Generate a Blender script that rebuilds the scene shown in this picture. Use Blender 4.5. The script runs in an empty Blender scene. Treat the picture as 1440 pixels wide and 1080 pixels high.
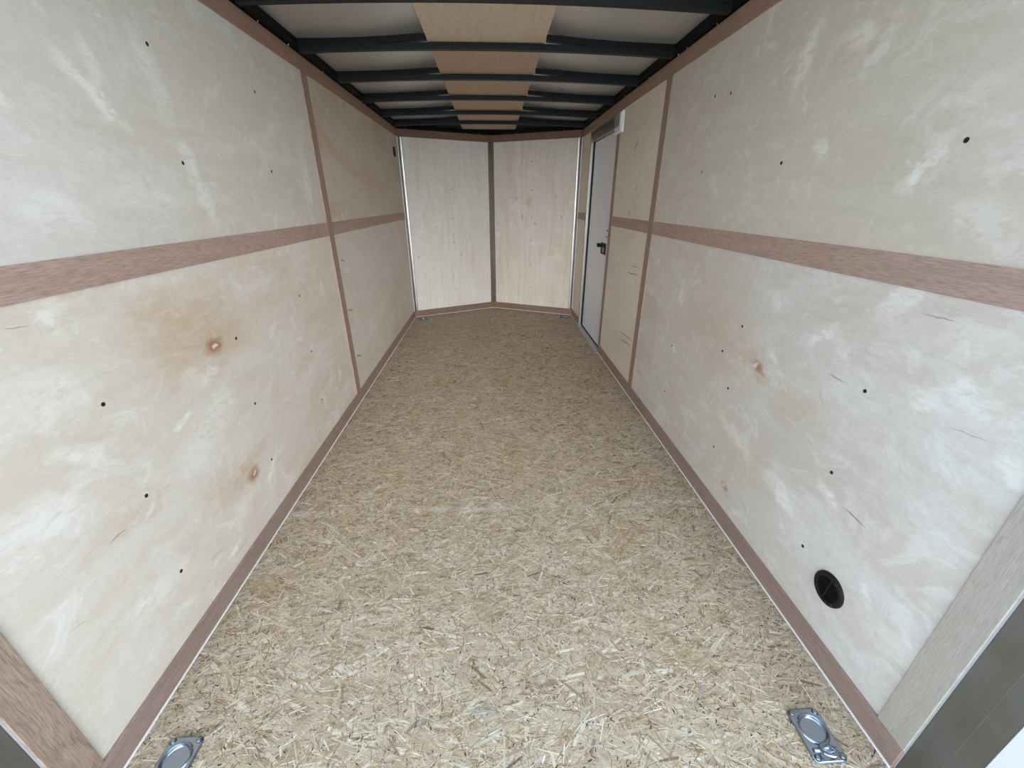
import bpy, math, random
import numpy as np
from mathutils import Matrix, Vector

random.seed(11)
SC = bpy.context.scene
COL = SC.collection

# ------------------------------------------------------------------ camera
A, B, H = 0.890, 0.910, 1.2063          # left wall, right wall, eye height (metres)
YAW, PITCH, ROLL, FPX = 0.0473, -0.4268, -0.0011, 566.6
cam_d = bpy.data.cameras.new('camera'); cam = bpy.data.objects.new('camera', cam_d); COL.objects.link(cam)
cam_d.sensor_fit = 'HORIZONTAL'; cam_d.sensor_width = 36.0
cam_d.lens = FPX / 1440 * 36.0
cam_d.clip_start = 0.02; cam_d.clip_end = 200
cam.matrix_world = (Matrix.Translation((0, 0, H)) @ Matrix.Rotation(-YAW, 4, 'Z')
                    @ Matrix.Rotation(math.pi / 2 + PITCH, 4, 'X') @ Matrix.Rotation(ROLL, 4, 'Z'))
SC.camera = cam

# ------------------------------------------------------------------ sky and daylight
W = bpy.data.worlds.new('sky'); SC.world = W; W.use_nodes = True
nt = W.node_tree; nt.nodes.clear()
wo = nt.nodes.new('ShaderNodeOutputWorld'); bg = nt.nodes.new('ShaderNodeBackground')
geo = nt.nodes.new('ShaderNodeTexCoord'); sep = nt.nodes.new('ShaderNodeSeparateXYZ')
rmp = nt.nodes.new('ShaderNodeValToRGB')
rmp.color_ramp.elements[0].position = 0.35; rmp.color_ramp.elements[0].color = (0.70, 0.85, 1.0, 1)
rmp.color_ramp.elements[1].position = 0.9; rmp.color_ramp.elements[1].color = (0.50, 0.73, 1.0, 1)
nt.links.new(geo.outputs['Generated'], sep.inputs[0]); nt.links.new(sep.outputs['Z'], rmp.inputs[0])
nt.links.new(rmp.outputs[0], bg.inputs['Color']); nt.links.new(bg.outputs[0], wo.inputs[0])
bg.inputs['Strength'].default_value = 2.9

def sun(name, energy, angle_deg, elev_deg, azim_deg, color):
    """soft daylight coming in through the open rear; azim 0 = straight along the trailer"""
    l = bpy.data.lights.new(name, 'SUN'); l.energy = energy; l.angle = math.radians(angle_deg); l.color = color
    o = bpy.data.objects.new(name, l); COL.objects.link(o)
    e, z = math.radians(elev_deg), math.radians(azim_deg)
    d = Vector((math.sin(z) * math.cos(e), math.cos(z) * math.cos(e), -math.sin(e)))
    o.rotation_euler = d.to_track_quat('-Z', 'Y').to_euler(); o.location = (0, -4, 3)
    return o
sun('hazy_low_sun', 6.0, 52, 5, -7, (0.97, 0.98, 1.0))

vs = SC.view_settings
SC.display_settings.display_device = 'sRGB'
vs.view_transform = 'Standard'; vs.look = 'None'; vs.gamma = 1.0; vs.exposure = 0.05
vs.use_curve_mapping = False

# ------------------------------------------------------------------ mesh helpers
class Frame:
    """a flat working frame: s runs along a, t along b, n along the normal"""
    def __init__(self, o, a, b, n):
        self.o, self.a, self.b, self.n = map(Vector, (o, a, b, n))
    def p(self, s, t, n):
        return self.o + self.a * s + self.b * t + self.n * n

FLOOR = Frame((0, 0, 0), (1, 0, 0), (0, 1, 0), (0, 0, 1))
LEFT = Frame((-A, 0, 0), (0, 1, 0), (0, 0, 1), (1, 0, 0))
RIGHT = Frame((B, 0, 0), (0, 1, 0), (0, 0, 1), (-1, 0, 0))
YF, YC = 4.54, 4.965
CX = (B - A) / 2
def vframe(p0, p1):
    a = (Vector(p1) - Vector(p0)); ln = a.length; a = a / ln
    n = Vector((a.y, -a.x, 0))
    if n.y > 0: n = -n
    return Frame(p0, a, (0, 0, 1), n), ln
FL, FLL = vframe((-A, YF, 0), (CX, YC, 0))
FR, FRL = vframe((CX, YC, 0), (B, YF, 0))

class MB:
    def __init__(self):
        self.v, self.f, self.uv, self.sm = [], [], [], []
    def face(self, pts, uvs=None, smooth=False):
        i = len(self.v); self.v += [tuple(p) for p in pts]
        self.f.append(tuple(range(i, i + len(pts))))
        self.uv += uvs if uvs else [(p[0], p[1]) for p in pts]
        self.sm.append(smooth)
    def box(self, F, s0, s1, t0, t1, n0, n1, swap=False, bev=0.0):
        def q(*c):
            pts = [F.p(*k) for k in c]
            cen = F.p((s0+s1)/2, (t0+t1)/2, (n0+n1)/2)
            nr = (pts[1]-pts[0]).cross(pts[2]-pts[1])
            mid = sum(pts, Vector()) / len(pts)
            if nr.dot(mid - cen) < 0: pts = pts[::-1]; c = c[::-1]
            self.face(pts, [((k[1] + k[2], k[0]) if swap else (k[0], k[1] + k[2])) for k in c])
        b = bev
        top = [(s0+b,t0+b,n1),(s1-b,t0+b,n1),(s1-b,t1-b,n1),(s0+b,t1-b,n1)]
        q(*top)
        bot = [(s0,t0,n0),(s1,t0,n0),(s1,t1,n0),(s0,t1,n0)]
        q(*bot)
        mid = [(s0,t0,n1-b),(s1,t0,n1-b),(s1,t1,n1-b),(s0,t1,n1-b)] if b else top
        for k in range(4):
            j = (k + 1) % 4
            q(bot[k], bot[j], mid[j], mid[k])
            if b: q(mid[k], mid[j], top[j], top[k])
    def disc(self, F, s, t, n0, n1, r, seg=16, dome=0.0):
        ring0 = [F.p(s + r*math.cos(2*math.pi*k/seg), t + r*math.sin(2*math.pi*k/seg), n0) for k in range(seg)]
        ring1 = [F.p(s + r*math.cos(2*math.pi*k/seg), t + r*math.sin(2*math.pi*k/seg), n1) for k in range(seg)]
        ring2 = [F.p(s + .6*r*math.cos(2*math.pi*k/seg), t + .6*r*math.sin(2*math.pi*k/seg), n1+dome) for k in range(seg)]
        cen = F.p(s, t, (n0+n1)/2)
        def q(pts, sm=False):
            nr = (pts[1]-pts[0]).cross(pts[2]-pts[1]); mid = sum(pts, Vector())/len(pts)
            if nr.dot(mid - cen) < 0: pts = pts[::-1]
            self.face(pts, [(0, 0)]*len(pts), sm)
        q(ring2); q(ring0)
        for k in range(seg):
            j = (k+1) % seg
            q([ring0[k], ring0[j], ring1[j], ring1[k]]); q([ring1[k], ring1[j], ring2[j], ring2[k]])
    def tube(self, path, r, seg=10, closed=False):
        P = [Vector(p) for p in path]; n = len(P); rings = []
        up = Vector((0, 0, 1)); prev = None
        for i in range(n):
            if closed: d = P[(i+1) % n] - P[(i-1) % n]
            else: d = P[min(i+1, n-1)] - P[max(i-1, 0)]
            d.normalize()
            if prev is None:
                x = d.cross(up)
                if x.length < 1e-4: x = d.cross(Vector((1, 0, 0)))
            else: x = prev - d * prev.dot(d)
            x.normalize(); y = d.cross(x); prev = x
            rr = r[i] if isinstance(r, (list, tuple)) else r
            rings.append([P[i] + x*rr*math.cos(2*math.pi*k/seg) + y*rr*math.sin(2*math.pi*k/seg) for k in range(seg)])
        for i in range(n if closed else n-1):
            a, b = rings[i], rings[(i+1) % n]
            for k in range(seg):
                j = (k+1) % seg
                self.face([a[j], a[k], b[k], b[j]], [(0, 0)]*4, True)
        if not closed:
            self.face(rings[0], [(0, 0)]*seg); self.face(rings[-1][::-1], [(0, 0)]*seg)
    def build(self, name, mat, parent=None, origin=(0, 0, 0), porigin=(0, 0, 0)):
        o = Vector(origin)
        me = bpy.data.meshes.new(name)
        me.from_pydata([tuple(Vector(v) - o) for v in self.v], [], self.f)
        uv = me.uv_layers.new(name='UVMap')
        uv.data.foreach_set('uv', [c for p in self.uv for c in p])
        me.polygons.foreach_set('use_smooth', self.sm)
        me.materials.append(mat); me.update()
        ob = bpy.data.objects.new(name, me); COL.objects.link(ob)
        ob.location = o - Vector(porigin)
        if parent: ob.parent = parent
        return ob

def tag(o, label=None, cat=None, group=None, kind=None):
    if label: o['label'] = label
    if cat: o['category'] = cat
    if group: o['group'] = group
    if kind: o['kind'] = kind
    return o
def empty(name, loc=(0, 0, 0), rz=0.0):
    o = bpy.data.objects.new(name, None); COL.objects.link(o)
    o.location = loc; o.rotation_euler = (0, 0, rz); o.empty_display_size = 0.05
    return o
def structure(o, label, cat): return tag(o, label, cat, kind='structure')

# ------------------------------------------------------------------ materials
def lin(c):
    return tuple(((x/255)/12.92 if x/255 <= 0.04045 else ((x/255+0.055)/1.055)**2.4) for x in c) + (1,)

class NT:
    def __init__(self, name):
        self.m = bpy.data.materials.new(name); self.m.use_nodes = True
        self.t = self.m.node_tree; self.t.nodes.clear()
        self.out = self.t.nodes.new('ShaderNodeOutputMaterial')
        self.b = self.t.nodes.new('ShaderNodeBsdfPrincipled')
        self.l(self.b.outputs[0], self.out.inputs['Surface'])
    def n(self, k, **kw):
        x = self.t.nodes.new(k)
        for a, v in kw.items(): setattr(x, a, v)
        return x
    def l(self, a, b): self.t.links.new(a, b)
    def setin(self, sock, v):
        if hasattr(v, 'is_output'): self.l(v, sock)
        else: sock.default_value = v
    def uv(self): 
        x = self.n('ShaderNodeUVMap'); x.uv_map = 'UVMap'; return x.outputs[0]
    def mapping(self, vec, loc=(0,0,0), rot=0.0, scale=(1,1,1), kind='POINT'):
        m = self.n('ShaderNodeMapping', vector_type=kind)
        m.inputs['Location'].default_value = loc; m.inputs['Rotation'].default_value = (0, 0, rot)
        m.inputs['Scale'].default_value = scale; self.l(vec, m.inputs[0]); return m.outputs[0]
    def noise(self, vec, scale=5, detail=4, rough=.55, dist=0.0, out=0):
        x = self.n('ShaderNodeTexNoise'); x.inputs['Scale'].default_value = scale
        x.inputs['Detail'].default_value = detail; x.inputs['Roughness'].default_value = rough
        x.inputs['Distortion'].default_value = dist
        self.l(vec, x.inputs['Vector']); return x.outputs[out]
    def rng(self, v, a, b, c=0.0, d=1.0, smooth=True):
        x = self.n('ShaderNodeMapRange', interpolation_type='SMOOTHSTEP' if smooth else 'LINEAR')
        self.l(v, x.inputs['Value'])
        for i, q in zip(('From Min', 'From Max', 'To Min', 'To Max'), (a, b, c, d)): x.inputs[i].default_value = q
        return x.outputs[0]
    def math(self, op, a, b=0.0):
        x = self.n('ShaderNodeMath', operation=op); self.setin(x.inputs[0], a); self.setin(x.inputs[1], b); return x.outputs[0]
    def vadd(self, a, b, op='ADD'):
        x = self.n('ShaderNodeVectorMath', operation=op); self.setin(x.inputs[0], a); self.setin(x.inputs[1], b); return x.outputs[0]
    def mix(self, f, a, b, mode='MIX'):
        x = self.n('ShaderNodeMix', data_type='RGBA', blend_type=mode)
        self.setin(x.inputs[0], f); self.setin(x.inputs[6], a); self.setin(x.inputs[7], b); return x.outputs[2]
    def bump(self, h, strength=.2, dist=.001):
        x = self.n('ShaderNodeBump'); x.inputs['Strength'].default_value = strength
        x.inputs['Distance'].default_value = dist; self.l(h, x.inputs['Height'])
        self.l(x.outputs[0], self.b.inputs['Normal'])
    def fin(self, col, rough=.6, metal=0.0, spec=.5):
        self.setin(self.b.inputs['Base Color'], col); self.setin(self.b.inputs['Roughness'], rough)
        self.b.inputs['Metallic'].default_value = metal
        self.b.inputs['Specular IOR Level'].default_value = spec
        return self.m

def warp(N, uv, amt, scale):
    c = N.noise(uv, scale, 3, .6, out=1)
    c = N.vadd(c, (.5, .5, .5), 'SUBTRACT')
    x = N.n('ShaderNodeVectorMath', operation='SCALE'); N.l(c, x.inputs[0]); x.inputs['Scale'].default_value = amt
    return N.vadd(uv, x.outputs[0])

STAIN = {'W': lin((244, 240, 232)), 'B': lin((196, 162, 122)), 'K': lin((158, 98, 66)),
         'P': lin((236, 222, 208)), 'D': lin((98, 84, 70))}

def plywood(name, base, warm, pale, stains=(), along='x', seed=0.0, warm_amt=.6, pale_amt=.6, rough=.58, keep=None, mid_amt=.22):
    """rotary cut birch face veneer; stains are smears, knots and scratches of the sheet itself"""
    N = NT(name); uv = N.vadd(N.uv(), (seed, seed * .7, 0))
    st = (.6, 1.15, 1) if along == 'x' else (1.4, .4, 1)
    fg = (60, 330, 1) if along == 'x' else (330, 60, 1)
    mg = (1.2, 26, 1) if along == 'x' else (26, 1.2, 1)
    w = warp(N, uv, .12, 2.2)
    big = N.noise(N.mapping(w, scale=st), 2.3, 5, .6, .6)
    c = N.mix(N.math('MULTIPLY', N.rng(big, .42, .68), warm_amt), lin(base), lin(warm))
    big2 = N.noise(N.mapping(w, loc=(7, 3, 0), scale=st), 3.4, 6, .68, .9)
    c = N.mix(N.math('MULTIPLY', N.rng(big2, .47, .72), pale_amt), c, lin(pale))
    mott = N.noise(N.mapping(uv, loc=(2, 9, 0)), 38, 4, .7)
    c = N.mix(N.rng(mott, .35, .7, 0, .30, False), c, lin(tuple(int(x*.88) for x in base)))
    m2 = N.noise(N.mapping(w, loc=(12, 4, 0), scale=(1, 1.3, 1)), 6.5, 6, .72, 1.2)
    c = N.mix(N.rng(m2, .52, .68, 0, .40), c, lin(tuple(min(246, int(x*1.05)) for x in pale)))
    mid = N.noise(N.mapping(w, scale=mg), 1, 5, .7, .6)
    c = N.mix(N.rng(mid, .45, .78, 0, mid_amt), c, lin(tuple(int(x * k) for x, k in zip(warm, (.90, .88, .84)))))
    fine = N.noise(N.mapping(uv, scale=fg), 1, 3, .6)
    c = N.mix(N.rng(fine, .40, .8, 0, .22, False), c, lin(tuple(int(x*.78) for x in warm)))
    if stains and keep: stains = [q for q in stains if keep[0] <= q[1] < keep[1] and keep[2] <= q[2] < keep[3]]
    if stains:
        raw = N.uv()
        w1 = warp(N, warp(N, raw, .10, 7), .05, 22); wk = warp(N, raw, .034, 38); w2 = warp(N, raw, .012, 30)
        brk = N.rng(N.noise(N.mapping(raw, scale=(1, 2.2, 1)), 26, 5, .7, .5), .32, .55)
        brb = N.rng(N.noise(N.mapping(raw, loc=(4, 4, 0), scale=(1, 2.4, 1)), 12, 6, .7, 1.0), .30, .62, .25, 1.0)
        for kind, cx, cy, a, b, ang, s in stains:
            loose = kind in 'WB'
            k = {'W': 1.45, 'B': 1.25, 'K': 1.9, 'P': 1.5, 'D': 1.0}[kind]
            m = N.mapping(w1 if loose else (wk if kind in 'KP' else w2), (cx, cy, 0), ang, (a * k, b * k, 1), 'TEXTURE')
            ln = N.n('ShaderNodeVectorMath', operation='LENGTH'); N.l(m, ln.inputs[0])
            e0, e1 = {'W': (1.1, .25), 'B': (1.2, .15), 'K': (1.1, .1), 'P': (1.0, .4), 'D': (1.0, .35)}[kind]
            f = N.rng(ln.outputs['Value'], e0, e1, 0, s * {'W': .85, 'B': .62, 'K': .85, 'P': .9, 'D': .85}[kind])
            if kind == 'W': f = N.math('MULTIPLY', f, brk)
            if kind == 'B': f = N.math('MULTIPLY', f, brb)
            c = N.mix(f, c, STAIN[kind])
    rr = N.rng(big2, .3, .8, rough + .06, rough - .06, False)
    N.bump(fine, .08, .0005)
    return N.fin(c, rr, 0, .4)

def strip_wood(name, base, dark, light=None, scale=1.0, figure=.3):
    """red-brown luan ply strip, grain along u"""
    N = NT(name); uv = N.uv()
    w = warp(N, uv, .002 + .045*figure, 3.2)
    f1 = N.noise(N.mapping(w, scale=(30*scale, 420, 1)), 1, 3, .7)
    f2 = N.noise(N.mapping(w, scale=(2.2*scale, 26, 1)), 1.6, 4, .6, .6)
    c = N.mix(N.rng(f2, .3, .7), lin(base), lin(light or base))
    c = N.mix(N.rng(f1, .38, .72, 0, .75), c, lin(dark))
    f3 = N.noise(N.mapping(w, loc=(3, 1, 0), scale=(1.5 + 3*figure, 8 + 6*figure, 1)), 2.0, 5, .6, 1.2 + 2*figure)
    c = N.mix(N.rng(f3, .5, .75, 0, .25 + figure*.9), c, lin(dark))
    N.bump(f1, .2, .0006)
    return N.fin(c, .62, 0, .35)

def metal(name, col, rough, metallic=1.0, streak=.15, bump=.05):
    N = NT(name); uv = N.uv()
    f = N.noise(N.mapping(uv, scale=(4, 160, 1)), 1, 4, .6)
    g = N.noise(uv, 9, 4, .6)
    c = N.mix(N.rng(f, .35, .75, 0, streak), lin(col), lin(tuple(int(x*.6) for x in col)))
    r = N.rng(g, .3, .7, rough*.8, rough*1.25, False)
    N.bump(g, bump, .002)
    return N.fin(c, r, metallic)

def plain(name, col, rough=.5, metallic=0.0, var=.12, scale=30, spec=.5):
    N = NT(name); tc = N.n('ShaderNodeTexCoord')
    f = N.noise(tc.outputs['Object'], scale, 4, .6)
    c = N.mix(N.rng(f, .3, .7, 0, var), lin(col), lin(tuple(int(x*.72) for x in col)))
    return N.fin(c, rough, metallic, spec)
ST_L = [('W',1.144,1.419,0.0813,0.0179,-0.64,.8), ('W',1.161,1.479,0.0463,0.0185,-1.58,.5), ('W',1.355,1.504,0.0867,0.0434,-1.46,.5), ('W',1.243,1.605,0.0261,0.0065,-0.61,.6), ('W',1.395,1.322,0.0537,0.0268,-1.28,.6), ('W',1.432,1.212,0.0755,0.0264,-1.33,.6), ('W',2.225,1.271,0.1061,0.0425,-1.75,.6), ('W',0.940,1.372,0.0211,0.0084,-0.73,.5), ('W',1.185,1.228,0.1551,0.0465,3.09,.3), ('W',0.919,1.197,0.1173,0.0352,-0.27,.35), ('W',1.053,0.639,0.0275,0.0096,-3.04,.9), ('W',1.369,0.226,0.0535,0.0160,-2.43,.9), ('W',1.202,0.722,0.0483,0.0193,-2.98,.8), ('W',0.844,0.989,0.0325,0.0162,-1.64,.8), ('W',2.164,0.801,0.0337,0.0135,-1.51,.7), ('W',2.180,0.313,0.0416,0.0166,-1.79,.7), ('W',0.852,0.492,0.0191,0.0095,-2.25,.7), ('W',0.650,0.632,0.0812,0.0406,-0.39,.6), ('W',0.775,0.711,0.0516,0.0258,-0.31,.7), ('W',1.049,0.143,0.0253,0.0089,-3.07,.9), ('W',1.146,0.558,0.1376,0.0688,0.25,.4), ('W',0.776,0.285,0.0861,0.0345,3.03,.5), ('W',0.754,0.853,0.0880,0.0528,-0.10,.35), ('W',1.170,0.239,0.0902,0.0316,-2.74,.5), ('B',1.218,0.844,0.2508,0.1380,-0.01,.75), ('B',1.265,0.801,0.1263,0.0632,-0.28,.6), ('B',1.091,0.828,0.0938,0.0469,2.99,.4), ('B',1.170,0.915,0.1479,0.0592,-0.06,.5), ('B',1.151,0.332,0.1375,0.0825,2.87,.7), ('B',1.250,0.334,0.1209,0.0423,0.26,.55), ('B',1.782,0.977,0.1185,0.0593,3.10,.6), ('B',1.806,0.513,0.1023,0.0409,-3.07,.6), ('B',0.851,1.056,0.1629,0.0652,-0.03,.3), ('B',1.050,0.948,0.1159,0.0579,-2.96,.35), ('B',0.768,0.499,0.1036,0.0259,3.03,.5), ('B',0.862,0.488,0.0576,0.0230,-3.13,.4), ('B',0.923,0.307,0.0915,0.0366,-3.03,.3), ('K',1.263,0.788,0.0294,0.0177,-0.01,1), ('K',1.255,0.295,0.0251,0.0176,0.02,1), ('P',1.266,0.786,0.0120,0.0060,0.53,1), ('P',1.261,0.297,0.0108,0.0054,0.15,.9), ('D',0.771,0.993,0.0291,0.0017,-0.15,.55), ('D',0.758,0.491,0.0348,0.0024,-0.01,.7), ('D',2.540,0.884,0.0475,0.0071,-0.22,.7), ('D',2.530,0.586,0.0656,0.0079,-0.24,.7), ('D',2.545,0.277,0.0731,0.0088,-0.29,.7), ('D',1.084,0.110,0.0562,0.0034,0.05,.3), ('D',0.982,0.187,0.0452,0.0023,-0.22,.4), ('D',0.607,0.389,0.0272,0.0014,-0.34,.35), ('B',2.50,1.530,0.13,0.06,-0.35,.8), ('B',2.66,1.475,0.17,0.04,-0.45,.8), ('B',2.95,1.40,0.28,0.05,-0.25,.7), ('B',3.35,1.36,0.35,0.06,0.0,.5), ('B',2.50,1.150,0.11,0.05,0.2,.8), ('B',3.7,1.31,0.30,0.05,0.03,.35)]
ST_R = [('W',1.393,1.583,0.0753,0.0264,1.90,.75), ('W',1.196,1.572,0.0400,0.0240,-3.11,.5), ('W',1.126,1.523,0.0507,0.0178,-0.89,.5), ('W',1.234,1.338,0.0354,0.0177,-2.32,.7), ('W',0.919,1.279,0.0584,0.0175,2.08,.75), ('W',0.922,1.250,0.0344,0.0172,-1.54,.5), ('W',1.345,1.478,0.0499,0.0075,-1.97,.4), ('W',0.872,1.390,0.0536,0.0214,2.96,.3), ('W',0.760,1.160,0.0598,0.0299,-3.00,.4), ('W',1.905,0.778,0.0461,0.0207,-2.11,.9), ('W',1.892,0.517,0.0273,0.0164,-2.58,.8), ('W',1.198,0.746,0.0262,0.0131,-2.84,.7), ('W',1.036,0.853,0.0407,0.0183,-0.90,.8), ('W',1.239,0.910,0.0496,0.0248,0.91,.5), ('W',0.852,1.007,0.0628,0.0220,-1.11,.7), ('W',0.727,0.820,0.0380,0.0228,-3.04,.7), ('W',0.654,0.854,0.0567,0.0340,-2.94,.7), ('W',0.543,0.768,0.0333,0.0200,-2.56,.7), ('W',1.001,0.352,0.0723,0.0289,-3.00,.9), ('W',1.263,0.396,0.1267,0.0317,-2.88,.6), ('W',0.831,0.467,0.0404,0.0162,-2.72,.6), ('W',0.650,0.328,0.0277,0.0139,-2.47,.7), ('W',0.846,0.467,0.0366,0.0183,0.23,.5), ('W',0.676,0.966,0.0677,0.0339,-3.10,.4), ('W',0.568,0.269,0.0884,0.0353,-3.06,.4), ('W',0.938,0.262,0.0255,0.0102,-2.35,.7), ('B',1.165,1.524,0.0114,0.0091,2.46,.9), ('B',1.244,1.534,0.0605,0.0303,-0.80,.5), ('B',1.504,1.591,0.1002,0.0200,1.26,.4), ('B',1.555,0.705,0.3088,0.1544,0.03,.5), ('B',1.217,0.665,0.0424,0.0297,-2.96,.9), ('B',1.304,0.704,0.1016,0.0406,0.20,.6), ('B',1.040,0.643,0.1576,0.0630,3.03,.35), ('B',1.236,0.160,0.0347,0.0173,-2.94,.8), ('B',1.220,0.339,0.2260,0.0904,0.11,.35), ('B',1.019,0.630,0.0254,0.0127,2.22,.5), ('B',1.114,1.086,0.2475,0.0742,-0.01,.3), ('B',0.987,0.931,0.1089,0.0544,2.96,.3), ('K',1.249,0.683,0.0237,0.0130,-2.87,.9), ('K',1.255,0.166,0.0178,0.0089,-2.94,.9), ('P',1.265,0.682,0.0159,0.0080,2.45,.9), ('P',1.261,0.168,0.0104,0.0052,3.03,.9), ('D',0.762,0.989,0.0446,0.0022,3.13,.6), ('D',0.751,0.470,0.0429,0.0030,-3.12,.75), ('D',0.944,0.775,0.0365,0.0033,-3.08,.6), ('D',0.624,0.796,0.0607,0.0007,3.02,.9), ('D',0.965,0.704,0.0264,0.0026,0.68,.3), ('D',2.647,0.773,0.1476,0.0059,3.07,.8), ('D',2.609,0.823,0.1049,0.0042,3.08,.7), ('D',2.625,0.313,0.1484,0.0059,3.01,.7), ('D',2.626,0.359,0.1772,0.0071,3.07,.6), ('D',1.119,0.174,0.0426,0.0026,0.39,.4), ('K',2.851,1.520,0.0262,0.0105,2.45,.6), ('K',2.758,1.280,0.0173,0.0069,2.01,.6), ('K',2.843,1.130,0.0193,0.0077,2.01,.6), ('B',2.759,1.676,0.0289,0.0115,2.07,.7), ('B',2.786,1.174,0.0611,0.0244,0.75,.5)]
ST_FL = [('D',0.445,1.689,0.0298,0.0024,-1.65,.5), ('D',0.452,1.530,0.0205,0.0020,-1.65,.7), ('D',0.107,0.653,0.0242,0.0121,-1.36,.4), ('D',0.599,0.649,0.0279,0.0140,-1.12,.35), ('D',0.489,0.408,0.0886,0.0035,-1.70,.8), ('D',0.348,0.394,0.0751,0.0030,-1.65,.5), ('D',0.164,0.459,0.0731,0.0029,-1.66,.4), ('D',0.868,0.378,0.0921,0.0037,-1.60,.4), ('D',0.704,0.848,0.0360,0.0036,-1.47,.5), ('D',0.205,1.716,0.0483,0.0024,-1.67,.6), ('D',0.519,0.878,0.0233,0.0093,-1.52,.4)]
ST_FR = [('D',0.299,1.230,0.0330,0.0099,-1.24,.55), ('D',0.746,1.246,0.0264,0.0079,-1.34,.55), ('B',0.438,1.192,0.0673,0.0337,-1.44,.9), ('B',0.880,1.182,0.0360,0.0180,-1.10,.8), ('D',0.367,1.046,0.0414,0.0083,-1.50,.7), ('D',0.523,0.979,0.0311,0.0093,-0.81,.55), ('D',0.815,1.047,0.0272,0.0068,-1.34,.7), ('D',0.119,1.181,0.0273,0.0055,-1.58,.4), ('D',0.072,0.972,0.0285,0.0057,-1.59,.5), ('D',0.568,1.311,0.0215,0.0032,-1.54,.5), ('B',0.594,0.677,0.0736,0.0368,-1.36,.4), ('D',0.551,1.703,0.0399,0.0016,-1.54,.4), ('B',0.215,1.337,0.2013,0.0805,-1.51,.3)]
SC_L = [(1.372,1.581), (1.373,1.307), (1.902,1.585), (1.898,1.316), (0.858,0.786), (0.858,0.525), (1.378,0.774), (1.376,0.522), (1.376,0.273), (1.902,0.809), (1.901,0.538), (1.900,0.276), (0.856,0.261)]
SC_R = [(1.915,1.589), (1.391,1.313), (0.851,1.311), (1.915,1.318), (1.790,1.574), (1.388,0.787), (1.916,0.531), (1.475,0.660), (1.907,0.278), (1.383,0.539), (0.853,0.779), (1.384,0.270), (0.855,0.533), (0.853,0.266)]
SC_FL = [(0.523,1.316), (0.519,1.033), (0.519,0.789), (0.518,0.531), (0.516,0.270)]
SC_FR = [(0.476,1.579), (0.474,1.312), (0.477,1.038), (0.474,0.796), (0.474,0.541), (0.476,0.282)]
M_PLY_L1 = plywood('ply_left_upper', (218,211,201), (212,201,184), (232,227,220), ST_L, seed=1.3, warm_amt=.45, pale_amt=.7, keep=(0,2.42,1.06,2))
M_PLY_L2 = plywood('ply_left_lower', (225,214,201), (215,198,178), (238,233,227), ST_L, seed=4.1, warm_amt=.65, pale_amt=.7, keep=(0,2.42,0,1.06))
M_PLY_L3 = plywood('ply_left_front_upper', (212,198,180), (192,174,155), (222,212,198), ST_L, seed=8.2, warm_amt=.6, pale_amt=.5, keep=(2.42,5,1.06,2))
M_PLY_L4 = plywood('ply_left_front_lower', (220,210,198), (206,192,177), (232,226,218), ST_L, seed=6.7, warm_amt=.5, pale_amt=.6, keep=(2.42,5,0,1.06))
M_PLY_R1 = plywood('ply_right_upper', (214,205,192), (204,191,175), (228,223,215), ST_R, seed=2.9, warm_amt=.45, pale_amt=.6, keep=(0,2.42,1.06,2))
M_PLY_R2 = plywood('ply_right_lower', (218,209,199), (208,194,181), (234,231,229), ST_R, seed=5.5, warm_amt=.5, pale_amt=.75, keep=(0,2.42,0,1.06))
M_PLY_R3 = plywood('ply_right_front', (238,226,209), (220,205,184), (240,232,218), ST_R, seed=9.9, warm_amt=.5, pale_amt=.4, keep=(2.42,5,0,2))
M_PLY_FL = plywood('ply_nose_left', (228,222,213), (212,202,188), (234,230,224), ST_FL, along='y', seed=3.3, warm_amt=.4, pale_amt=.5, mid_amt=.5)
M_PLY_FR = plywood('ply_nose_right', (226,217,204), (208,195,178), (234,228,219), ST_FR, along='y', seed=7.1, warm_amt=.5, pale_amt=.5, mid_amt=.5)
M_BASE = strip_wood('luan_baseboard', (158,134,122), (126,100,88), (166,142,130), figure=.05)
M_BASE_SHADED = strip_wood('luan_baseboard_shaded', (134,108,94), (104,80,68), (142,116,102), figure=.05)  # baseboard wood darkened to paint in the dimmer light at the nose
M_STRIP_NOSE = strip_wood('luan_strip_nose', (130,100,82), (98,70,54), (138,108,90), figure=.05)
M_STRIP_UP = strip_wood('luan_upright', (160,134,120), (128,102,88), (170,144,130), figure=.04)
M_STRIP = strip_wood('luan_strip', (178,150,137), (140,112,100), (186,160,147), figure=.05)
M_STRIP_TOP = strip_wood('luan_strip_top', (166,134,114), (128,96,78), (176,144,124), figure=.05)
M_STRIP_FIG = strip_wood('luan_strip_figured', (162,138,122), (118,94,80), (178,154,138), scale=.6, figure=.5)
M_BIRCH_STRIP = strip_wood('birch_strip', (178,170,158), (158,148,136), (186,178,166), figure=.04)
M_CEIL_A = strip_wood('ceiling_ply_rear', (214,192,168), (184,158,132), (222,204,182), figure=.12)
M_CEIL_B = strip_wood('ceiling_ply_front', (196,166,142), (160,130,108), (202,174,152), figure=.12)
M_BLACK = plain('black_painted_steel', (12,16,18), .5, .0, .25, 18, .28)
M_BLACK_DEEP = plain('black_rail_paint', (9,9,10), .7, 0, .1, 20, .2)
M_ALU = metal('aluminium_mill', (178,176,172), .34, 1.0, .25)
M_ALU_DULL = metal('aluminium_dull', (142,142,138), .5, 1.0, .12)
M_ROOF = metal('roof_sheet', (196,192,186), .34, .55, .03, .02)
M_WHITE = plain('white_paint', (232,232,230), .35, 0, .04)
M_DOOR = plain('white_door_skin', (236,238,244), .42, 0, .03)
M_CAULK = plain('white_caulk', (240,238,232), .6, 0, .05)
M_RUBBER = plain('black_rubber', (8,8,9), .6, 0, .1, 30, .25)
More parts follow.
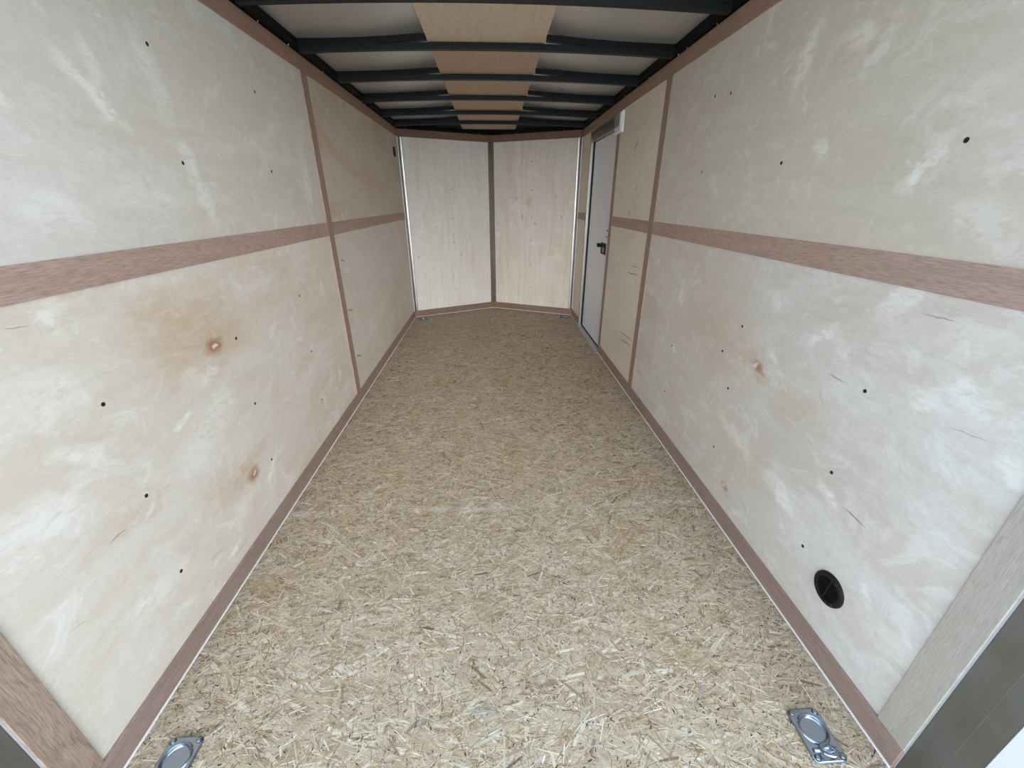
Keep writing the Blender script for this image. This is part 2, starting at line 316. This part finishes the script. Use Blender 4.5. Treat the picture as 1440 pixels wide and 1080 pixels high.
M_PLASTIC = plain('black_plastic', (16,18,21), .5, 0, .1, 30, .3)
M_VOID = plain('vent_inside', (6,6,7), .9, 0, 0)
M_ZINC = metal('zinc_plated', (168,178,192), .26, 1.0, .1, .1)
M_SCREW = plain('screw_zinc_dark', (74,72,70), .4, .7, .2, 300)
M_SCREW_BRIGHT = plain('screw_tip', (200,198,190), .3, .9, .1)
M_GREY = plain('grey_lock_plate', (150,150,150), .4, .2, .1)
M_SHELL = plain('outer_skin', (220,222,224), .35, .1, .03)

# ------------------------------------------------------------------ floor: oriented strand board
def osb_material():
    N = NT('strand_board')
    at = N.n('ShaderNodeAttribute', attribute_name='strand'); uv = N.uv()
    tc = N.n('ShaderNodeTexCoord'); pos = tc.outputs['Object']
    g = N.noise(N.mapping(uv, scale=(14, 620, 1)), 1, 4, .7)
    al = at.outputs['Alpha']
    c = N.mix(N.rng(g, .28, .66, .95, 0, False), at.outputs['Color'], (.54, .47, .39, 1), 'MULTIPLY')
    g2 = N.noise(N.mapping(uv, loc=(5, 5, 0), scale=(9, 260, 1)), 1, 3, .6)
    c = N.mix(N.math('MULTIPLY', N.rng(g2, .5, .74, 0, .5), al), c, lin((236, 222, 194)))
    # dusty patches, whitened towards the rear to paint in the daylight there
    s = N.n('ShaderNodeSeparateXYZ'); N.l(pos, s.inputs[0])
    d = N.noise(N.mapping(pos, scale=(1, 1.5, 1)), 3.1, 6, .66, .7)
    rear_light = N.rng(s.outputs['Y'], .45, 1.7, .74, .18)
    c = N.mix(N.math('MULTIPLY', N.math('MULTIPLY', N.math('MULTIPLY', N.rng(d, .40, .70), N.math('ADD', N.math('MULTIPLY', al, .8), .2)), N.rng(N.noise(pos, 34, 5, .75), .30, .60, .45, 1.0)), rear_light), c, lin((224, 215, 198)))
    t = N.noise(N.mapping(pos, loc=(4, 2, 0)), 4.6, 5, .6, .4)
    c = N.mix(N.rng(t, .54, .75, 0, .28), c, lin((170, 136, 88)))
    # pale, rubbed sheet joints across the trailer
    for y in (1.365, 2.42, 3.63):
        k = N.math('ABSOLUTE', N.math('SUBTRACT', s.outputs['Y'], y))
        k = N.math('MULTIPLY', N.rng(k, .030, .0, 0, .42), N.rng(N.noise(pos, 7, 4, .7), .45, .62))
        c = N.mix(k, c, lin((228, 222, 212)))
    N.bump(g, .35, .0006)
    return N.fin(c, .62, 0, .35)

def strands():
    rg = np.random.default_rng(5)
    def batch(n, L, Wd, zr, ang_sigma, pal, wts, jit, a=1.0):
        cx = rg.uniform(-A, B, n); cy = rg.uniform(.25, 5.0, n)
        ln = rg.uniform(*L, n) * rg.uniform(.6, 1, n); wd = rg.uniform(*Wd, n)
        mixed = rg.random(n) < .42
        ang = np.where(mixed, rg.uniform(0, math.pi, n), rg.normal(0, ang_sigma, n))
        z = rg.uniform(*zr, n)
        c, s = np.cos(ang), np.sin(ang)
        u = np.stack([c, s], 1); v = np.stack([-s, c], 1)
        ctr = np.stack([cx, cy], 1)
        # six-cornered sliver with ragged, slightly tapered ends
        prof = [(-1, -.55), (-.82, -1), (.86, -.95), (1, .5), (.8, 1), (-.9, .9)]
        P = np.zeros((n, 6, 3)); UV = np.zeros((n, 6, 2))
        bend = rg.normal(0, .06, n) * ln
        tl = rg.normal(0, .00013, n); tw = rg.normal(0, .00010, n)
        for k, (a, b) in enumerate(prof):
            aa = a * (1 + rg.normal(0, .06, n)); bb = b * (1 + rg.normal(0, .18, n))
            q = ctr + u * (aa * ln / 2)[:, None] + v * (bb * wd / 2 + bend * (a*a - .4) * .25)[:, None]
            P[:, k, :2] = q; P[:, k, 2] = z + tl * a + tw * b
            UV[:, k, 0] = aa * ln / 2 + cx * 7.3; UV[:, k, 1] = bb * wd / 2 + cy * 3.1
        ci = rg.choice(len(pal), n, p=np.array(wts) / sum(wts))
        colr = np.array([lin(pal[i])[:3] for i in range(len(pal))])[ci]
        colr = np.clip(colr * rg.normal(1, jit, n)[:, None], .005, .95)
        return P, UV, np.concatenate([colr, np.full((n, 1), a)], 1)
    pal = [(204,188,162), (197,176,147), (217,203,179), (184,162,133), (226,217,200), (201,185,163), (168,146,119), (182,174,163), (202,179,159)]
    w = [6, 5, 5, 3.2, 2.6, 4, 1.6, .5, .8]
    sets = [
        batch(15000, (.05, .14), (.006, .022), (-.0009, -.0004), .45, pal, w, .06),
        batch(26000, (.03, .12), (.002, .009), (-.0006, -.0001), .5, pal, w, .09),
        batch(34000, (.02, .09), (.001, .0036), (-.0003, .0001), .6, pal, w, .12),
        batch(42000, (.008, .045), (.0004, .0013), (.0, .00035), .9, [(180,158,126), (158,134,104), (234,226,208), (218,204,178), (132,106,80)], [3, 1.6, 4, 3, .8], .08),
        batch(12000, (.0035, .013), (.0008, .0024), (.00035, .0006), 1.5, [(64,48,36), (40,34,30), (104,78,54)], [3, 2, 3], .15, 0),
        batch(8000, (.008, .040), (.0004, .0010), (.00035, .0006), 1.5, [(106,82,62), (76,60,48), (130,104,78)], [3, 1, 4], .15, .3),
        batch(170, (.03, .09), (.004, .012), (.0, .0003), .5, [(150,142,128), (160,142,116), (140,114,86)], [2, 2, 1], .1),
    ]
    P = np.concatenate([s[0] for s in sets]); UV = np.concatenate([s[1] for s in sets]); Cc = np.concatenate([s[2] for s in sets])
    # keep only what lies inside the side walls and the V of the nose
    P[:, :, 0] = np.clip(P[:, :, 0], -A + .001, B - .001)
    lim = YF + (YC - YF) * (1 - np.abs(P[:, :, 0] - CX) / (B - CX))
    P[:, :, 1] = np.minimum(P[:, :, 1], lim)
    ok = (P[:, :, 1].mean(1) < lim.mean(1) - .0005)
    P, UV, Cc = P[ok], UV[ok], Cc[ok]
    return P, UV, Cc

def build_floor():
    P, UV, Cc = strands()
    n = len(P)
    base_v = [(-A-.03, .24, -.0012), (B+.03, .24, -.0012), (B+.03, YF, -.0012), (CX, YC+.03, -.0012), (-A-.03, YF, -.0012)]
    base_b = [(x, y, -.03) for x, y, z in base_v]
    V = np.concatenate([np.array(base_v + base_b), P.reshape(-1, 3)])
    faces_extra = [(0, 1, 2, 3, 4), (9, 8, 7, 6, 5)] + [(k, k+5, (k+1) % 5 + 5, (k+1) % 5) for k in range(5)]
    me = bpy.data.meshes.new('floor')
    loops = [i for f in faces_extra for i in f]; nl = len(loops)
    lt = [len(f) for f in faces_extra]
    allv = np.concatenate([np.array(loops), np.arange(n*6) + 10]).astype(np.int32)
    tot = np.concatenate([np.array(lt), np.full(n, 6)]).astype(np.int32)
    start = np.concatenate([[0], np.cumsum(tot)[:-1]]).astype(np.int32)
    me.vertices.add(len(V)); me.vertices.foreach_set('co', V.astype(np.float32).ravel())
    me.loops.add(len(allv)); me.loops.foreach_set('vertex_index', allv)
    me.polygons.add(len(tot)); me.polygons.foreach_set('loop_start', start); me.polygons.foreach_set('loop_total', tot)
    uvl = me.uv_layers.new(name='UVMap')
    uvv = np.concatenate([V[loops][:, :2], UV.reshape(-1, 2)])
    uvl.data.foreach_set('uv', uvv.astype(np.float32).ravel())
    ca = me.attributes.new('strand', 'FLOAT_COLOR', 'POINT')
    cc = np.ones((len(V), 4), np.float32); cc[:10, :3] = lin((140, 122, 98))[:3]
    cc[10:, :] = np.repeat(Cc, 6, axis=0); ca.data.foreach_set('color', cc.ravel())
    me.materials.append(osb_material()); me.update(calc_edges=True); me.validate()
    o = bpy.data.objects.new('floor', me); COL.objects.link(o)
    return structure(o, 'tan strand board floor running the length of the trailer', 'floor')
build_floor()

# ------------------------------------------------------------------ walls with their plywood sheets
ZB, ZM0, ZM1, ZT0, ZT1 = 0.072, 1.033, 1.099, 1.769, 1.835
def screw(F, s, t, parent, r=.0052, n=.0005):
    m = MB(); m.disc(F, s, t, -.001, n, r, 12, -.0002)
    # cross recess
    for a, b in ((.6, .16), (.16, .6)): m.box(F, s-r*a, s+r*a, t-r*b, t+r*b, n-.0002, n+.00015)
    p = F.p(s, t, 0)
    return m.build('screw_head', M_SCREW, parent, p)
def sheet(F, s0, s1, t0, t1, mat, parent, screws=(), label=None):
    m = MB(); m.box(F, s0, s1, t0, t1, -.004, 0)
    o = m.build('plywood_sheet', mat, parent)
    if label: o['label'] = label
    for s, t in screws:
        if s0 < s < s1 and t0 < t < t1: screw(F, s, t, o)
    return o
def wall(name, F, spans, label):
    m = MB()
    for s0, s1, t0, t1 in spans: m.box(F, s0, s1, t0, t1, -.045, -.0045)
    return structure(m.build(name, M_SHELL), label, 'wall')

wl = wall('wall_left', LEFT, [(.24, YF, -.03, 1.885)], 'left side wall lined with pale plywood sheets')
sheet(LEFT, .512, 2.42, ZM1-.01, ZT0+.01, M_PLY_L1, wl, SC_L)
sheet(LEFT, .512, 2.42, ZB-.01, ZM0+.01, M_PLY_L2, wl, SC_L, 'pale plywood sheet with two reddish knots')
sheet(LEFT, 2.42, YF, ZM1-.01, ZT0+.01, M_PLY_L3, wl, SC_L, 'plywood sheet with brown swirl stain')
sheet(LEFT, 2.42, YF, ZB-.01, ZM0+.01, M_PLY_L4, wl, SC_L)

D0, D1 = 3.30, 4.13                     # door opening
wr = wall('wall_right', RIGHT, [(.24, D0, -.03, 1.885), (D1, YF, -.03, 1.885), (D0, D1, 1.70, 1.885)], 'right side wall lined with plywood, pierced by the side door')
sheet(RIGHT, .512, 2.42, ZM1-.01, ZT0+.01, M_PLY_R1, wr, SC_R)
sheet(RIGHT, .512, 2.42, ZB-.01, ZM0+.01, M_PLY_R2, wr, SC_R, 'pale plywood sheet with small reddish knot')
sheet(RIGHT, 2.42, D0-.02, ZM1-.01, ZT0+.01, M_PLY_R3, wr, SC_R)
sheet(RIGHT, 2.42, D0-.02, ZB-.01, ZM0+.01, M_PLY_R3, wr, SC_R)
sheet(RIGHT, D1+.01, YF, ZM1-.01, ZT0+.01, M_PLY_R3, wr, SC_R)
sheet(RIGHT, D1+.01, YF, ZB-.01, ZM0+.01, M_PLY_R3, wr, SC_R)

wfl = wall('wall_front_left', FL, [(0, FLL, -.03, 1.885)], 'left half of the V-shaped front wall, grey-white plywood')
sheet(FL, .03, FLL-.02, ZB-.01, ZT0+.01, M_PLY_FL, wfl, SC_FL)
wfr = wall('wall_front_right', FR, [(0, FRL, -.03, 1.885)], 'right half of the V-shaped front wall, warm plywood with dark specks')
sheet(FR, .02, FRL-.03, ZB-.01, ZT0+.01, M_PLY_FR, wfr, SC_FR)

# ------------------------------------------------------------------ strips and trim
NTR = [0]
def trim(F, s0, s1, t0, t1, mat, label, th=.004, swap=False, cat='trim', name=None, n0=0.0, bev=.0008):
    m = MB(); m.box(F, s0, s1, t0, t1, n0, th, swap, bev)
    if name is None:
        NTR[0] += 1; name = 'trim_%d' % NTR[0]
    return structure(m.build(name, mat), label, cat)

bt = .007
trim(LEFT, .447, YF, .001, ZB, M_BASE, 'red-brown baseboard along the left wall', bt, name='baseboard_left', cat='baseboard')
trim(RIGHT, .443, D0-.07, .001, ZB, M_BASE, 'red-brown baseboard along the right wall up to the door', bt, name='baseboard_right', cat='baseboard')
trim(RIGHT, D1+.03, YF, .001, ZB, M_BASE, 'short red-brown baseboard between side door and front corner', bt, name='baseboard_right_front', cat='baseboard')
trim(FL, .004, FLL, .001, ZB, M_BASE_SHADED, 'red-brown baseboard under the left front sheet', bt, name='baseboard_front_left', cat='baseboard')
trim(FR, 0, FRL-.004, .001, ZB, M_BASE_SHADED, 'red-brown baseboard under the right front sheet', bt, name='baseboard_front_right', cat='baseboard')
top_l = trim(LEFT, .447, YF, ZT0, ZT1, M_STRIP_TOP, 'red-brown wood strip along the top of the left wall')
top_r = trim(RIGHT, .443, YF, ZT0, ZT1, M_STRIP_TOP, 'red-brown wood strip along the top of the right wall')
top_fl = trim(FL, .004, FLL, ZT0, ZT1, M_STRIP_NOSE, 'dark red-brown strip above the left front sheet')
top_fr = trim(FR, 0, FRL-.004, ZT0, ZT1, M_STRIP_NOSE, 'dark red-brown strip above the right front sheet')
trim(LEFT, .512, YF-.012, ZM0, ZM1, M_STRIP, 'red-brown belt strip halfway up the left wall')
trim(RIGHT, .512, D0-.07, ZM0, ZM1, M_STRIP, 'red-brown belt strip halfway up the right wall, rear of the door')
trim(RIGHT, D1+.02, YF-.012, ZM0, ZM1, M_STRIP, 'short belt strip between side door and front corner')
for F, w0, w1, nm in ((LEFT, 2.386, 2.458, 'left'), (RIGHT, 2.386, 2.458, 'right')):
    trim(F, w0, w1, ZB, ZT0, M_STRIP_UP, 'upright red-brown strip covering the sheet joint of the %s wall' % nm, .0048, True)
trim(LEFT, .447, .512, ZB, ZT0, M_STRIP_FIG, 'figured brown upright strip at the rear end of the left wall', .0048, True)
trim(RIGHT, .443, .510, ZB, ZT0, M_BIRCH_STRIP, 'pale tan upright strip at the rear end of the right wall', .0048, True)
trim(RIGHT, D0-.07, D0, .004, ZT0, M_STRIP_UP, 'narrow red-brown upright strip on the near side of the door', .004, True)
trim(RIGHT, D1+.012, D1+.035, .004, ZT0, M_STRIP_TOP, 'thin brown upright strip on the far side of the door', .003, True)
# aluminium rear posts
trim(LEFT, .351, .4465, -.02, 1.885, M_ALU_DULL, 'dull aluminium rear door post at the left', -.004, True, n0=-.03)
rp = trim(RIGHT, .351, .4425, -.02, 1.885, M_ALU_DULL, 'dull aluminium rear door post at the right', -.004, True, n0=-.03)
m = MB(); m.box(RIGHT, .388, .3888, 0, 1.88, -.004, -.0038, True); m.build('seam', M_ALU, rp)
trim(LEFT, .24, .3505, -.02, 1.885, M_WHITE, 'white painted outer edge of the left rear post', -.002, True, n0=-.03)
trim(RIGHT, .24, .3505, -.02, 1.885, M_WHITE, 'white painted outer edge of the right rear post', -.002, True, n0=-.03)
# aluminium cove strips of the nose
def cove(F, s0, s1, label, seg=6, depth=.006):
    mm = MB()
    for k in range(seg):
        a, b = k / seg, (k+1) / seg
        na = .0015 + depth * (2*a-1)**2; nb = .0015 + depth * (2*b-1)**2
        p = [F.p(s0+(s1-s0)*a, ZB, na), F.p(s0+(s1-s0)*b, ZB, nb), F.p(s0+(s1-s0)*b, ZT0, nb), F.p(s0+(s1-s0)*a, ZT0, na)]
        mm.face(p, [(ZB, a*.05), (ZB, b*.05), (ZT0, b*.05), (ZT0, a*.05)], True)
    mm.box(F, s0, s0+.001, ZB, ZT0, -.001, .0015+depth, True); mm.box(F, s1-.001, s1, ZB, ZT0, -.001, .0015+depth, True)
    NTR[0] += 1
    return structure(mm.build('trim_%d' % NTR[0], M_ALU), label, 'trim')
cove(FL, .006, .046, 'aluminium corner strip at the left front corner')
cove(FR, FRL-.046, FRL-.006, 'aluminium corner strip at the right front corner')
mm = MB()
for F, a, b in ((FL, FLL-.034, FLL), (FR, 0, .034)): mm.box(F, a, b, ZB, ZT0, 0, .003, True)
NTR[0] += 1
structure(mm.build('trim_%d' % NTR[0], M_ALU), 'aluminium strip down the middle of the front wall', 'trim')
# white caulk line around the floor
for F, a, b, l in ((LEFT, .447, YF, 'left baseboard'), (RIGHT, .443, D0-.03, 'right baseboard'), (RIGHT, D1+.03, YF, 'short baseboard beside the door'), (FL, .01, FLL, 'left front baseboard'), (FR, 0, FRL-.01, 'right front baseboard')):
    trim(F, a, b, .0005, .0045, M_CAULK, 'thin white bead along the foot of the ' + l, bt+.0045, n0=bt, bev=.001)

# screw points poking out above the top strips
def tips(F, parent, pts, th=.004):
    for s, h in pts:
        m = MB(); p0 = F.p(s, ZT1 - .002, -.003); p1 = F.p(s, ZT1 + h, .004)
        m.tube([p0, p0.lerp(p1, .8), p1], [.0016, .0013, .0003], 6)
        m.build('screw_tip', M_SCREW_BRIGHT, parent, p0)
tips(LEFT, top_l, [(2.05, .012), (2.31, .014), (2.72, .01), (3.22, .014), (3.45, .02), (3.52, .01), (4.3, .014)])
tips(RIGHT, top_r, [(2.0, .016), (2.27, .015), (2.36, .01), (2.75, .008), (3.2, .012)])
tips(FL, top_fl, [(.09, .02), (.36, .012), (.72, .012), (.86, .008)])
tips(FR, top_fr, [(.3, .02), (.42, .03), (.8, .012)])

# ------------------------------------------------------------------ roof
PROF = [(0, 1.912), (.15, 1.909), (.27, 1.904), (.35, 1.895), (.43, 1.887), (.59, 1.877), (.72, 1.873), (.93, 1.869)]
def roof_z(x):
    x = abs(x - CX)
    for (a, za), (b, zb) in zip(PROF, PROF[1:]):
        if x <= b: return za + (zb - za) * (x - a) / (b - a)
    return PROF[-1][1]
m = MB(); xs = [-A-.03 + (A+B+.06) * k / 48 for k in range(49)]
for k in range(48):
    for y0, y1 in ((.24, 4.42),):
        nn = 16
        for j in range(nn):
            ya, yb = y0 + (y1-y0)*j/nn, y0 + (y1-y0)*(j+1)/nn
            p = [(xs[k], ya, roof_z(xs[k])), (xs[k], yb, roof_z(xs[k])), (xs[k+1], yb, roof_z(xs[k+1])), (xs[k+1], ya, roof_z(xs[k+1]))]
            m.face(p, [(q[1], q[0]) for q in p], True)
m.box(FLOOR, -A-.045, B+.045, .24, YC+.06, 1.925, 1.94)
structure(m.build('ceiling', M_ROOF), 'bare grey metal roof sheet seen between the bows', 'ceiling')
# black rails, nose plate
def rail(F, s0, s1, label):
    t_ = trim(F, s0, s1, 1.845, 1.8715, M_BLACK_DEEP, label + ', inner flange', .036, n0=-.044, bev=.001)
    trim(F, s0, s1, 1.80, 1.8705, M_BLACK_DEEP, label, .0, n0=-.044, bev=0)
rail(LEFT, .24, YF, 'black steel roof rail above the left wall')
rail(RIGHT, .24, YF, 'black steel roof rail above the right wall')
rail(FL, .0, FLL, 'black rail above the left front sheet')
rail(FR, .0, FRL, 'black rail above the right front sheet')
m = MB()
m.face([(-A-.04, 4.40, 1.868), (B+.04, 4.40, 1.868), (B+.04, YC+.05, 1.868), (-A-.04, YC+.05, 1.868)])
m.face([(-A-.04, 4.40, 1.868), (-A-.04, 4.40, 1.93), (B+.04, 4.40, 1.93), (B+.04, 4.40, 1.868)])
m.face([(-A-.04, 4.40, 1.93), (-A-.04, YC+.05, 1.93), (B+.04, YC+.05, 1.93), (B+.04, 4.40, 1.93)])
NTR[0] += 1
structure(m.build('trim_%d' % NTR[0], M_BLACK_DEEP), 'black painted nose panel over the front of the ceiling', 'trim')
# plywood strip
for y0, y1, mt, lab in ((.24, 2.335, M_CEIL_A, 'paler tan plywood strip along the ceiling centre, rear piece'), (2.337, 4.79, M_CEIL_B, 'redder plywood strip along the ceiling centre, front piece')):
    m = MB(); y1 = min(y1, 4.79)
    zt = 1.8665
    m.box(Frame((0, 0, 0), (0, 1, 0), (1, 0, 0), (0, 0, 1)), y0, y1, -.272, .261, zt, zt + .003)
    o = m.build('ceiling_plywood', mt, None, (0, (y0+y1)/2, zt)); tag(o, lab, 'plywood strip', 'plywood strips down the middle of the ceiling')

# roof bows
def bow(y, label):
    root = empty('roof_bow', (0, y, 1.84)); tag(root, label, 'roof bow', 'black steel bows under the roof')
    n = 24; hx = (A + B) / 2 - .037
    def drop(x): return -.022 * (x / .9) ** 2
    def bar(x0, x1, zf, h, y0, y1, name):
        m = MB(); prev = None
        for k in range(n + 1):
            x = x0 + (x1 - x0) * k / n; z = zf(x)
            ring = [(x + CX, y0, z), (x + CX, y1, z), (x + CX, y1, z + h), (x + CX, y0, z + h)]
            if prev:
                for j in range(4):
                    i = (j + 1) % 4
                    q = [prev[j], prev[i], ring[i], ring[j]]
                    m.face(q if x1 > x0 else q[::-1], [(0, 0)] * 4)
            else: m.face(ring if x1 < x0 else ring[::-1])
            prev = ring
        m.face(prev if x1 > x0 else prev[::-1])
        return m.build(name, M_BLACK, root)
    bar(-hx, hx, drop, .0245, -.028, 0, 'tube')
    def sz(x):
        t = abs(x)
        P = [(.262, .0345), (.33, .0295), (.43, .0215), (.59, .0145), (.72, .0095), (.93, .0045)]
        for (a, za), (b, zb) in zip(P, P[1:]):
            if t <= b: return za + (zb - za) * (t - a) / (b - a)
        return P[-1][1]
    bar(-hx, -.262, sz, .0235, -.028, 0, 'strap')
    bar(.262, hx, sz, .0235, -.028, 0, 'strap')
ORD = ['black steel roof bow nearest the open rear, at the top edge of the photo', 'second black roof bow from the open rear',
       'third black roof bow from the open rear', 'fourth black roof bow from the open rear',
       'fifth black roof bow from the open rear', 'black steel roof bow furthest forward, next to the front wall']
for y, l in zip((1.852, 2.352, 2.860, 3.370, 3.878, 4.330), ORD): bow(y, l)

# ------------------------------------------------------------------ side door
F = RIGHT
rec = -.026
m = MB(); m.box(F, D0-.02, D1-.02, .012, 1.70, rec-.015, rec)
door = structure(m.build('door_1', M_DOOR, None, (B+.03, D0, .012)), 'narrow white side door in the right wall with black lock', 'door')
po = (B+.03, D0, .012)
m = MB(); m.box(F, D1-.040, D1-.012, .012, 1.70, rec, -.0145); m.box(F, D0, D1-.02, .006, .016, rec, rec+.006); m.box(F, D0, D1-.02, 1.675, 1.69, rec, rec+.004)
m.build('seal', M_RUBBER, door, (B, D1, .8), po)
lo = F.p(3.50, .84, rec)
m = MB(); m.box(F, 3.435, 3.580, .795, .884, rec, rec+.006, bev=.003)
plate = m.build('lock_plate', M_RUBBER, door, lo, po)
m = MB(); m.box(F, 3.475, 3.515, .812, .850, rec+.006, rec+.0075); m.build('thumb_plate', M_GREY, plate, lo, lo)
m = MB(); m.box(F, 3.56, 3.62, .848, .866, rec+.004, rec+.020, bev=.003); m.box(F, 3.60, 3.655, .842, .872, rec+.008, rec+.024, bev=.004)
m.build('lever', M_RUBBER, plate, lo, lo)
for s, t in ((3.43, .985), (3.435, .937)):
    m = MB(); m.disc(F, s, t, rec, rec+.004, .007, 10, .001); m.build('bolt_head', M_PLASTIC, door, F.p(s, t, rec), po)
# frame
trim(F, D1-.02, D1+.012, -.001, 1.70, M_ALU, 'bright aluminium jamb on the far side of the door', .010, True, n0=-.014)
trim(F, D0-.001, D0+.004, .004, 1.70, M_WHITE, 'white edge of the door opening on its near side', .001, True, n0=-.04)
trim(F, D0, D1+.012, 1.678, 1.757, M_ALU, 'aluminium header over the side door', .008, n0=-.03)
m = MB(); m.box(F, D0-.03, D1-.02, -.002, .006, -.03, .026)
NTR[0] += 1
structure(m.build('trim_%d' % NTR[0], plain('threshold_alloy', (186,188,192), .4, .3, .1)), 'flat aluminium threshold of the side door', 'trim')

# ------------------------------------------------------------------ dome light
root = empty('dome_light', F.p(3.225, 1.69, 0)); tag(root, 'small white plastic dome light at the upper near corner of the side door', 'light')
ro = tuple(root.location)
m = MB(); m.box(F, 3.150, 3.305, 1.630, 1.755, .0041, .028, bev=.010); m.build('housing', M_WHITE, root, ro, ro)
m = MB(); m.box(F, 3.180, 3.300, 1.668, 1.748, .028, .031, bev=.001); m.build('lens', plain('shaded_lens', (150,146,140), .5, 0, .05), root, ro, ro)  # grey tone paints in the shade on the inward face

# ------------------------------------------------------------------ round vents
def vent(F, s, t, r, label, rot=.0):
    c = F.p(s, t, 0); root = empty('air_vent', c); tag(root, label, 'vent', 'round black flow-through vents'); ro = tuple(c)
    m = MB(); seg = 40; prof = [(r*.70, .001), (r*.72, .007), (r*.90, .0075), (r*.985, .005), (r, .0)]
    for (ra, na), (rb, nb) in zip(prof, prof[1:]):
        for k in range(seg):
            a, b = 2*math.pi*k/seg, 2*math.pi*(k+1)/seg
            p = [F.p(s+ra*math.cos(a), t+ra*math.sin(a), na), F.p(s+rb*math.cos(a), t+rb*math.sin(a), nb), F.p(s+rb*math.cos(b), t+rb*math.sin(b), nb), F.p(s+ra*math.cos(b), t+ra*math.sin(b), na)]
            m.face(p, [(0, 0)]*4, True)
    m.build('flange', M_PLASTIC, root, ro, ro)
    m = MB(); m.disc(F, s, t, .0005, .001, r*.71, 32); m.build('screen', M_VOID, root, ro, ro)
    ca, sa = math.cos(rot), math.sin(rot)
    G = Frame(F.p(s, t, 0), F.a*ca + F.b*sa, F.b*ca - F.a*sa, F.n)
    m = MB(); ns = 9
    for k in range(ns):
        y = (-1 + 2*(k+.5)/ns) * r*.70; hw = math.sqrt(max(0, (r*.71)**2 - y*y))
        m.box(G, -hw, hw, y-.0012, y+.0012, .001, .0058)
    m.box(G, -.0018, .0018, -r*.70, r*.70, .001, .0065)
    m.build('grille', M_PLASTIC, root, ro, ro)
    for a in (2.05, 3.9, 5.6):
        ss, tt = s + r*.84*math.cos(a), t + r*.84*math.sin(a)
        mm = MB(); mm.disc(F, ss, tt, .006, .0085, .0028, 8, .0006); mm.build('screw_head', M_SCREW, root, ro, ro)
vent(RIGHT, .735, .231, .048, 'round black vent low on the right wall near the rear', .1)
vent(LEFT, 4.352, 1.622, .045, 'round black vent high on the left wall beside the front corner', .1)

# ------------------------------------------------------------------ recessed tie-down rings
def d_ring():
    root = empty('tie_down_ring')
    hw, hl, cr = .041, .056, .014          # half width, half length, corner radius
    def bound(a):
        c, s = math.cos(a), math.sin(a); px, py = 0.0, .010
        lo_, hi_ = 0.0, .12
        for _ in range(30):
            r = (lo_+hi_)/2; x, y = px+r*c, py+r*s
            qx, qy = max(abs(x)-(hw-cr), 0), max(abs(y)-(hl-cr), 0)
            if math.hypot(qx, qy) < cr: lo_ = r
            else: hi_ = r
        return (lo_+hi_)/2
    seg = 96; m = MB()
    radii = [(0, .0018), (.0235, .0018), (.0255, .0022), (.0268, .0040), (.0285, .0088), (.0305, .0100), (.0325, .0092), (.0345, .0062)]
    rings = []
    for k in range(seg):
        a = 2*math.pi*k/seg; R = bound(a); col = []
        for r, z in radii: col.append((r*math.cos(a), .010 + r*math.sin(a), z))
        Rr = max(R - .0035, .0352)
        for r, z in ((Rr, .0058), (max(R-.002, .0358), .0044), (max(R, .0364), .0034), (max(R, .0364), .0002)):
            col.append((r*math.cos(a), .010 + r*math.sin(a), z))
        rings.append(col)
    for k in range(seg):
        a, b = rings[k], rings[(k+1) % seg]
        for j in range(len(a)-1):
            if j == 0: m.face([a[0], a[1], b[1]], [(0, 0)]*3, True)
            else: m.face([a[j], a[j+1], b[j+1], b[j]], [(0, 0)]*4, True)
    m.build('pan', M_ZINC, root)
    for x in (-1, 1):
        for y in (-1, 1):
            m = MB(); m.disc(FLOOR, x*.0305, y*.0455, .0045, .0075, .0062, 16, .0012)
            m.box(FLOOR, x*.0305-.0035, x*.0305+.0035, y*.0455-.0008, y*.0455+.0008, .0085, .0090)
            b_ = m.build('bolt_head', M_ZINC, root)
            m = MB(); m.disc(FLOOR, x*.0305, y*.0455, .0055, .0060, .0078, 16); m.build('countersink', M_SCREW, b_)
    m = MB(); pts = []
    for k in range(13):
        t = -1 + 2*k/12; pts.append((t*.030, -.031, .006 + .010*math.exp(-(t*2.2)**2)))
    rad = [.0045 + .0015*math.exp(-((-1+2*k/12)*2)**2) for k in range(13)]
    m.tube(pts, rad, 10); m.build('hinge_clamp', M_ZINC, root)
    m = MB(); R = .0170; pts = []
    for k in range(28):
        a = 2*math.pi*k/28; x, y = R*math.cos(a), R*.85*math.sin(a)
        tilt = math.radians(24); pts.append((x, -.037 + y*math.cos(tilt), .0165 - y*math.sin(tilt)*1.0))
    m.tube(pts, .0042, 10, True); m.build('ring', M_ZINC, root)
    return root
proto = d_ring()
def copy_tree(o, parent=None):
    c = o.copy(); COL.objects.link(c); c.parent = parent
    for ch in list(o.children): copy_tree(ch, c)
    return c
DR = [((.776, .512, 0), 0, 'zinc tie-down ring in the floor at the right rear corner'),
      ((-.771, .527, 0), 0, 'zinc tie-down ring in the floor at the left rear corner'),
      ((-.768, 4.432, 0), math.pi/2, 'zinc tie-down ring in the floor by the front wall, at its left end'),
      ((.796, 4.425, 0), -math.pi/2, 'zinc tie-down ring in the floor by the front wall, near the side door')]
for i, (loc, rz, lab) in enumerate(DR):
    o = proto if i == 0 else copy_tree(proto)
    o.location = loc; o.rotation_euler = (0, 0, rz)
    tag(o, lab, 'tie-down ring', 'recessed tie-down rings in the floor corners')

# ------------------------------------------------------------------ ground outside
def ground_mat():
    N = NT('pale_gravel'); tc = N.n('ShaderNodeTexCoord')
    f = N.noise(tc.outputs['Object'], 14, 6, .7)
    return N.fin(N.mix(N.rng(f, .35, .7), lin((214, 210, 202)), lin((186, 182, 174))), .9)
m = MB(); m.box(FLOOR, -25, 25, -30, 25, -.62, -.6)
structure(m.build('ground', ground_mat()), 'pale gravel ground outside behind the trailer', 'ground')
